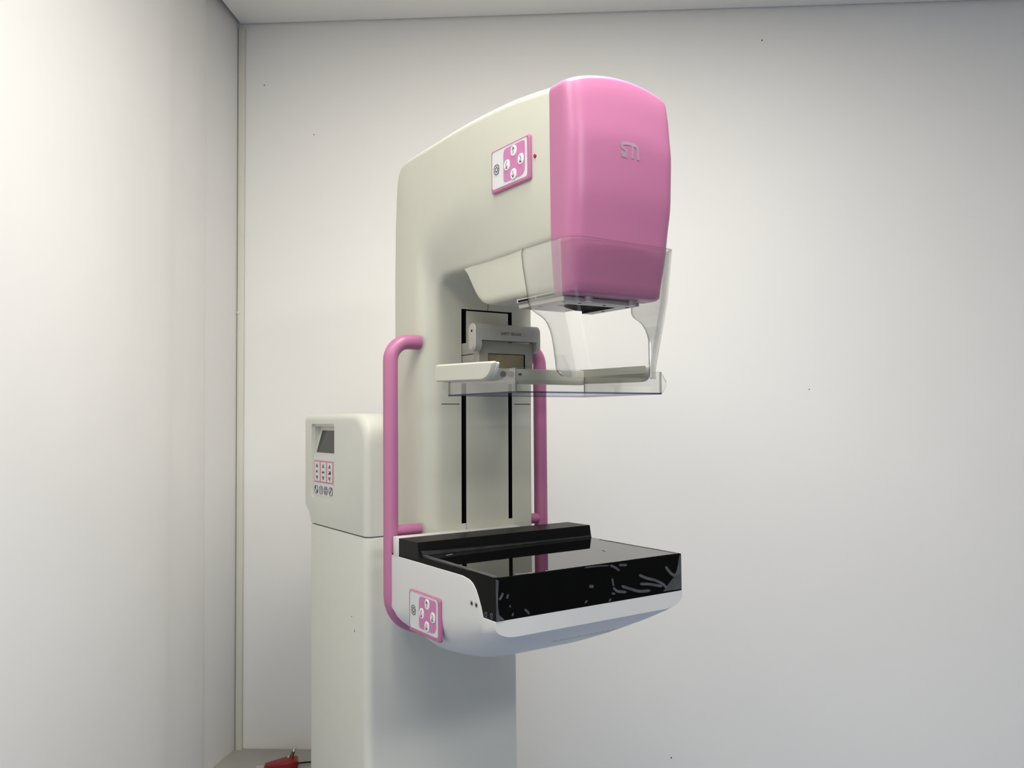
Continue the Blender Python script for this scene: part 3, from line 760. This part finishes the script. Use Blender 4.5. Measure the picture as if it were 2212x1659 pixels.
for k in range(11):
    x = -0.030+k*0.0100
    bm = bmesh.new(); zz = lambda y: -0.2975-(y-0.0510)*0.50-0.0002
    loft(bm, [[Vector((x+a, 0.046, zz(0.046)+c)) for a, c in ((-0.0008, 0.002), (0.0008, 0.002), (0.0008, 0), (-0.0008, 0))], [Vector((x+a, 0.058, zz(0.058)+c)) for a, c in ((-0.0008, 0.002), (0.0008, 0.002), (0.0008, 0), (-0.0008, 0))]])
    finish('vent_slot', bm, ALU2, sup, smooth=False)
bm = bmesh.new(); box(bm, (-0.1565, 0.2594, -0.2015), (0.0600, 0.2760, -0.1730), r=0.001); finish('rear_housing', bm, WHITE, sup)

# ------------------------------------------------------------------ side table with the red gadget
TZ = 0.5952
tb = bpy.data.objects.new('side_table', None); COL.objects.link(tb); tb.location = (-0.70, 2.2, 0)
tag(tb, 'low grey side table in the corner by the left wall', 'table')
bm = bmesh.new()
top = [(-0.8835, 2.298), (-0.8985, 2.130), (-0.895, 2.122), (-0.50, 2.122), (-0.50, 2.298)]
loft(bm, [[Vector((x+0.70, y-2.2, TZ-0.022)) for x, y in top], [Vector((x+0.70, y-2.2, TZ)) for x, y in top]])
finish('tabletop', bm, TABLE, tb, drawing=False, smooth=False)
for (x, y) in ((-0.865, 2.275), (-0.865, 2.145), (-0.52, 2.275), (-0.52, 2.145)):
    bm = bmesh.new(); box(bm, (x+0.70-0.014, y-2.2-0.014, 0), (x+0.70+0.014, y-2.2+0.014, TZ-0.022), r=0.002)
    finish('leg', bm, TABLE, tb, drawing=False)
gd = bpy.data.objects.new('red_gadget', None); COL.objects.link(gd); gd.location = (-0.712, 2.172, TZ); gd.rotation_euler = (0, 0, math.radians(14))
tag(gd, 'small red lacquered gadget with a metal post lying on the side table', 'tool')
G = lambda *p: Vector(p)
bm = bmesh.new(); loops = []
for (x, w, h) in ((-0.045, 0.010, 0.012), (-0.0435, 0.0125, 0.0145), (0.018, 0.024, 0.024), (0.036, 0.020, 0.023), (0.0385, 0.017, 0.020)):
    loops.append(round_loop([(x, -w, 0.0), (x, w, 0.0), (x, w, h), (x, -w, h)], [0.001, 0.001, 0.004, 0.004], 4))
loft(bm, loops); finish('body', bm, RED, gd, drawing=False)
for s in (-1, 1):
    bm = bmesh.new(); box(bm, (-0.066, s*0.0055-0.0035, 0.001), (-0.042, s*0.0055+0.0035, 0.009), r=0.0012); finish('jaw', bm, STEEL, gd, drawing=False)
bm = bmesh.new(); tube(bm, [(0.022, 0.012, 0.020), (0.0235, 0.013, 0.027), (0.027, 0.0155, 0.036)], 0.0042, 14, rs=[0.0046, 0.0042, 0.0042])
post = finish('post', bm, BRASS, gd, drawing=False)
bm = bmesh.new(); tube(bm, [(0.027, 0.0155, 0.0355), (0.0285, 0.0165, 0.040), (0.0298, 0.0175, 0.0436)], 0.0046, 14, rs=[0.0044, 0.0047, 0.0040])
finish('post_cap', bm, STEEL, post, drawing=False)
bm = bmesh.new(); cyl(bm, (0.014, 0.010, 0.0225), (0.2, 0.3, 1), 0.0035, 0.006, seg=12); finish('collar', bm, STEEL, gd, drawing=False)
bm = bmesh.new()
cp = smooth_pts([(0.036, 0.006, 0.008), (0.060, 0.012, 0.006), (0.110, 0.020, 0.003), (0.170, 0.018, 0.0025), (0.215, 0.006, 0.0022)], 5)
tube(bm, cp, 0.0020, 10); finish('cable', bm, RUBBER, gd, drawing=False)

# ------------------------------------------------------------------ lights of the room and an added front fill
def panel(name, loc, sx, sy, power, col):
    l = bpy.data.lights.new(name, 'AREA'); l.shape = 'RECTANGLE'; l.size = sx; l.size_y = sy; l.energy = power; l.color = col
    o = bpy.data.objects.new(name, l); COL.objects.link(o); o.location = loc
    return o
panel('overhead_light', (0.15, 1.10, CEILZ-0.012), 0.6, 0.6, 25, (1.0, 0.98, 0.93))
panel('overhead_light', (-0.40, 0.35, CEILZ-0.012), 0.6, 0.6, 11, (1.0, 0.98, 0.92))
panel('overhead_light', (1.3, -0.6, CEILZ-0.012), 0.6, 0.6, 31, (1.0, 0.98, 0.93))  # added front fill, brightens the faces turned to the front
win = panel('window_daylight', (0.0, -2.55, 0.9), 1.6, 1.2, 10, (0.80, 0.88, 1.0))
win.rotation_euler = (math.radians(90), 0, 0)
w = bpy.data.worlds.new('room_air'); w.use_nodes = True
w.node_tree.nodes['Background'].inputs[0].default_value = (0.5, 0.5, 0.5, 1); w.node_tree.nodes['Background'].inputs[1].default_value = 0.02
scn.world = w

# ------------------------------------------------------------------ camera
cd = bpy.data.cameras.new('camera'); cam = bpy.data.objects.new('camera', cd); COL.objects.link(cam)
cd.sensor_fit = 'HORIZONTAL'; cd.sensor_width = 36.0; cd.lens = 36.0*1803.37/2212.0
cd.clip_start = 0.01
R = Vector((0.99873307, 0.04958517, -0.00857735)); U = Vector((0.01055353, -0.03973084, 0.99915468)); F = Vector((-0.04920247, 0.99797934, 0.0402038))
M = Matrix(((R.x, U.x, -F.x, 0), (R.y, U.y, -F.y, 0), (R.z, U.z, -F.z, CZ), (0, 0, 0, 1)))
cam.matrix_world = M
scn.camera = cam
vs = scn.view_settings
vs.view_transform = 'Standard'; vs.look = 'None'; vs.exposure = 0.06; vs.gamma = 1.0; vs.use_curve_mapping = False
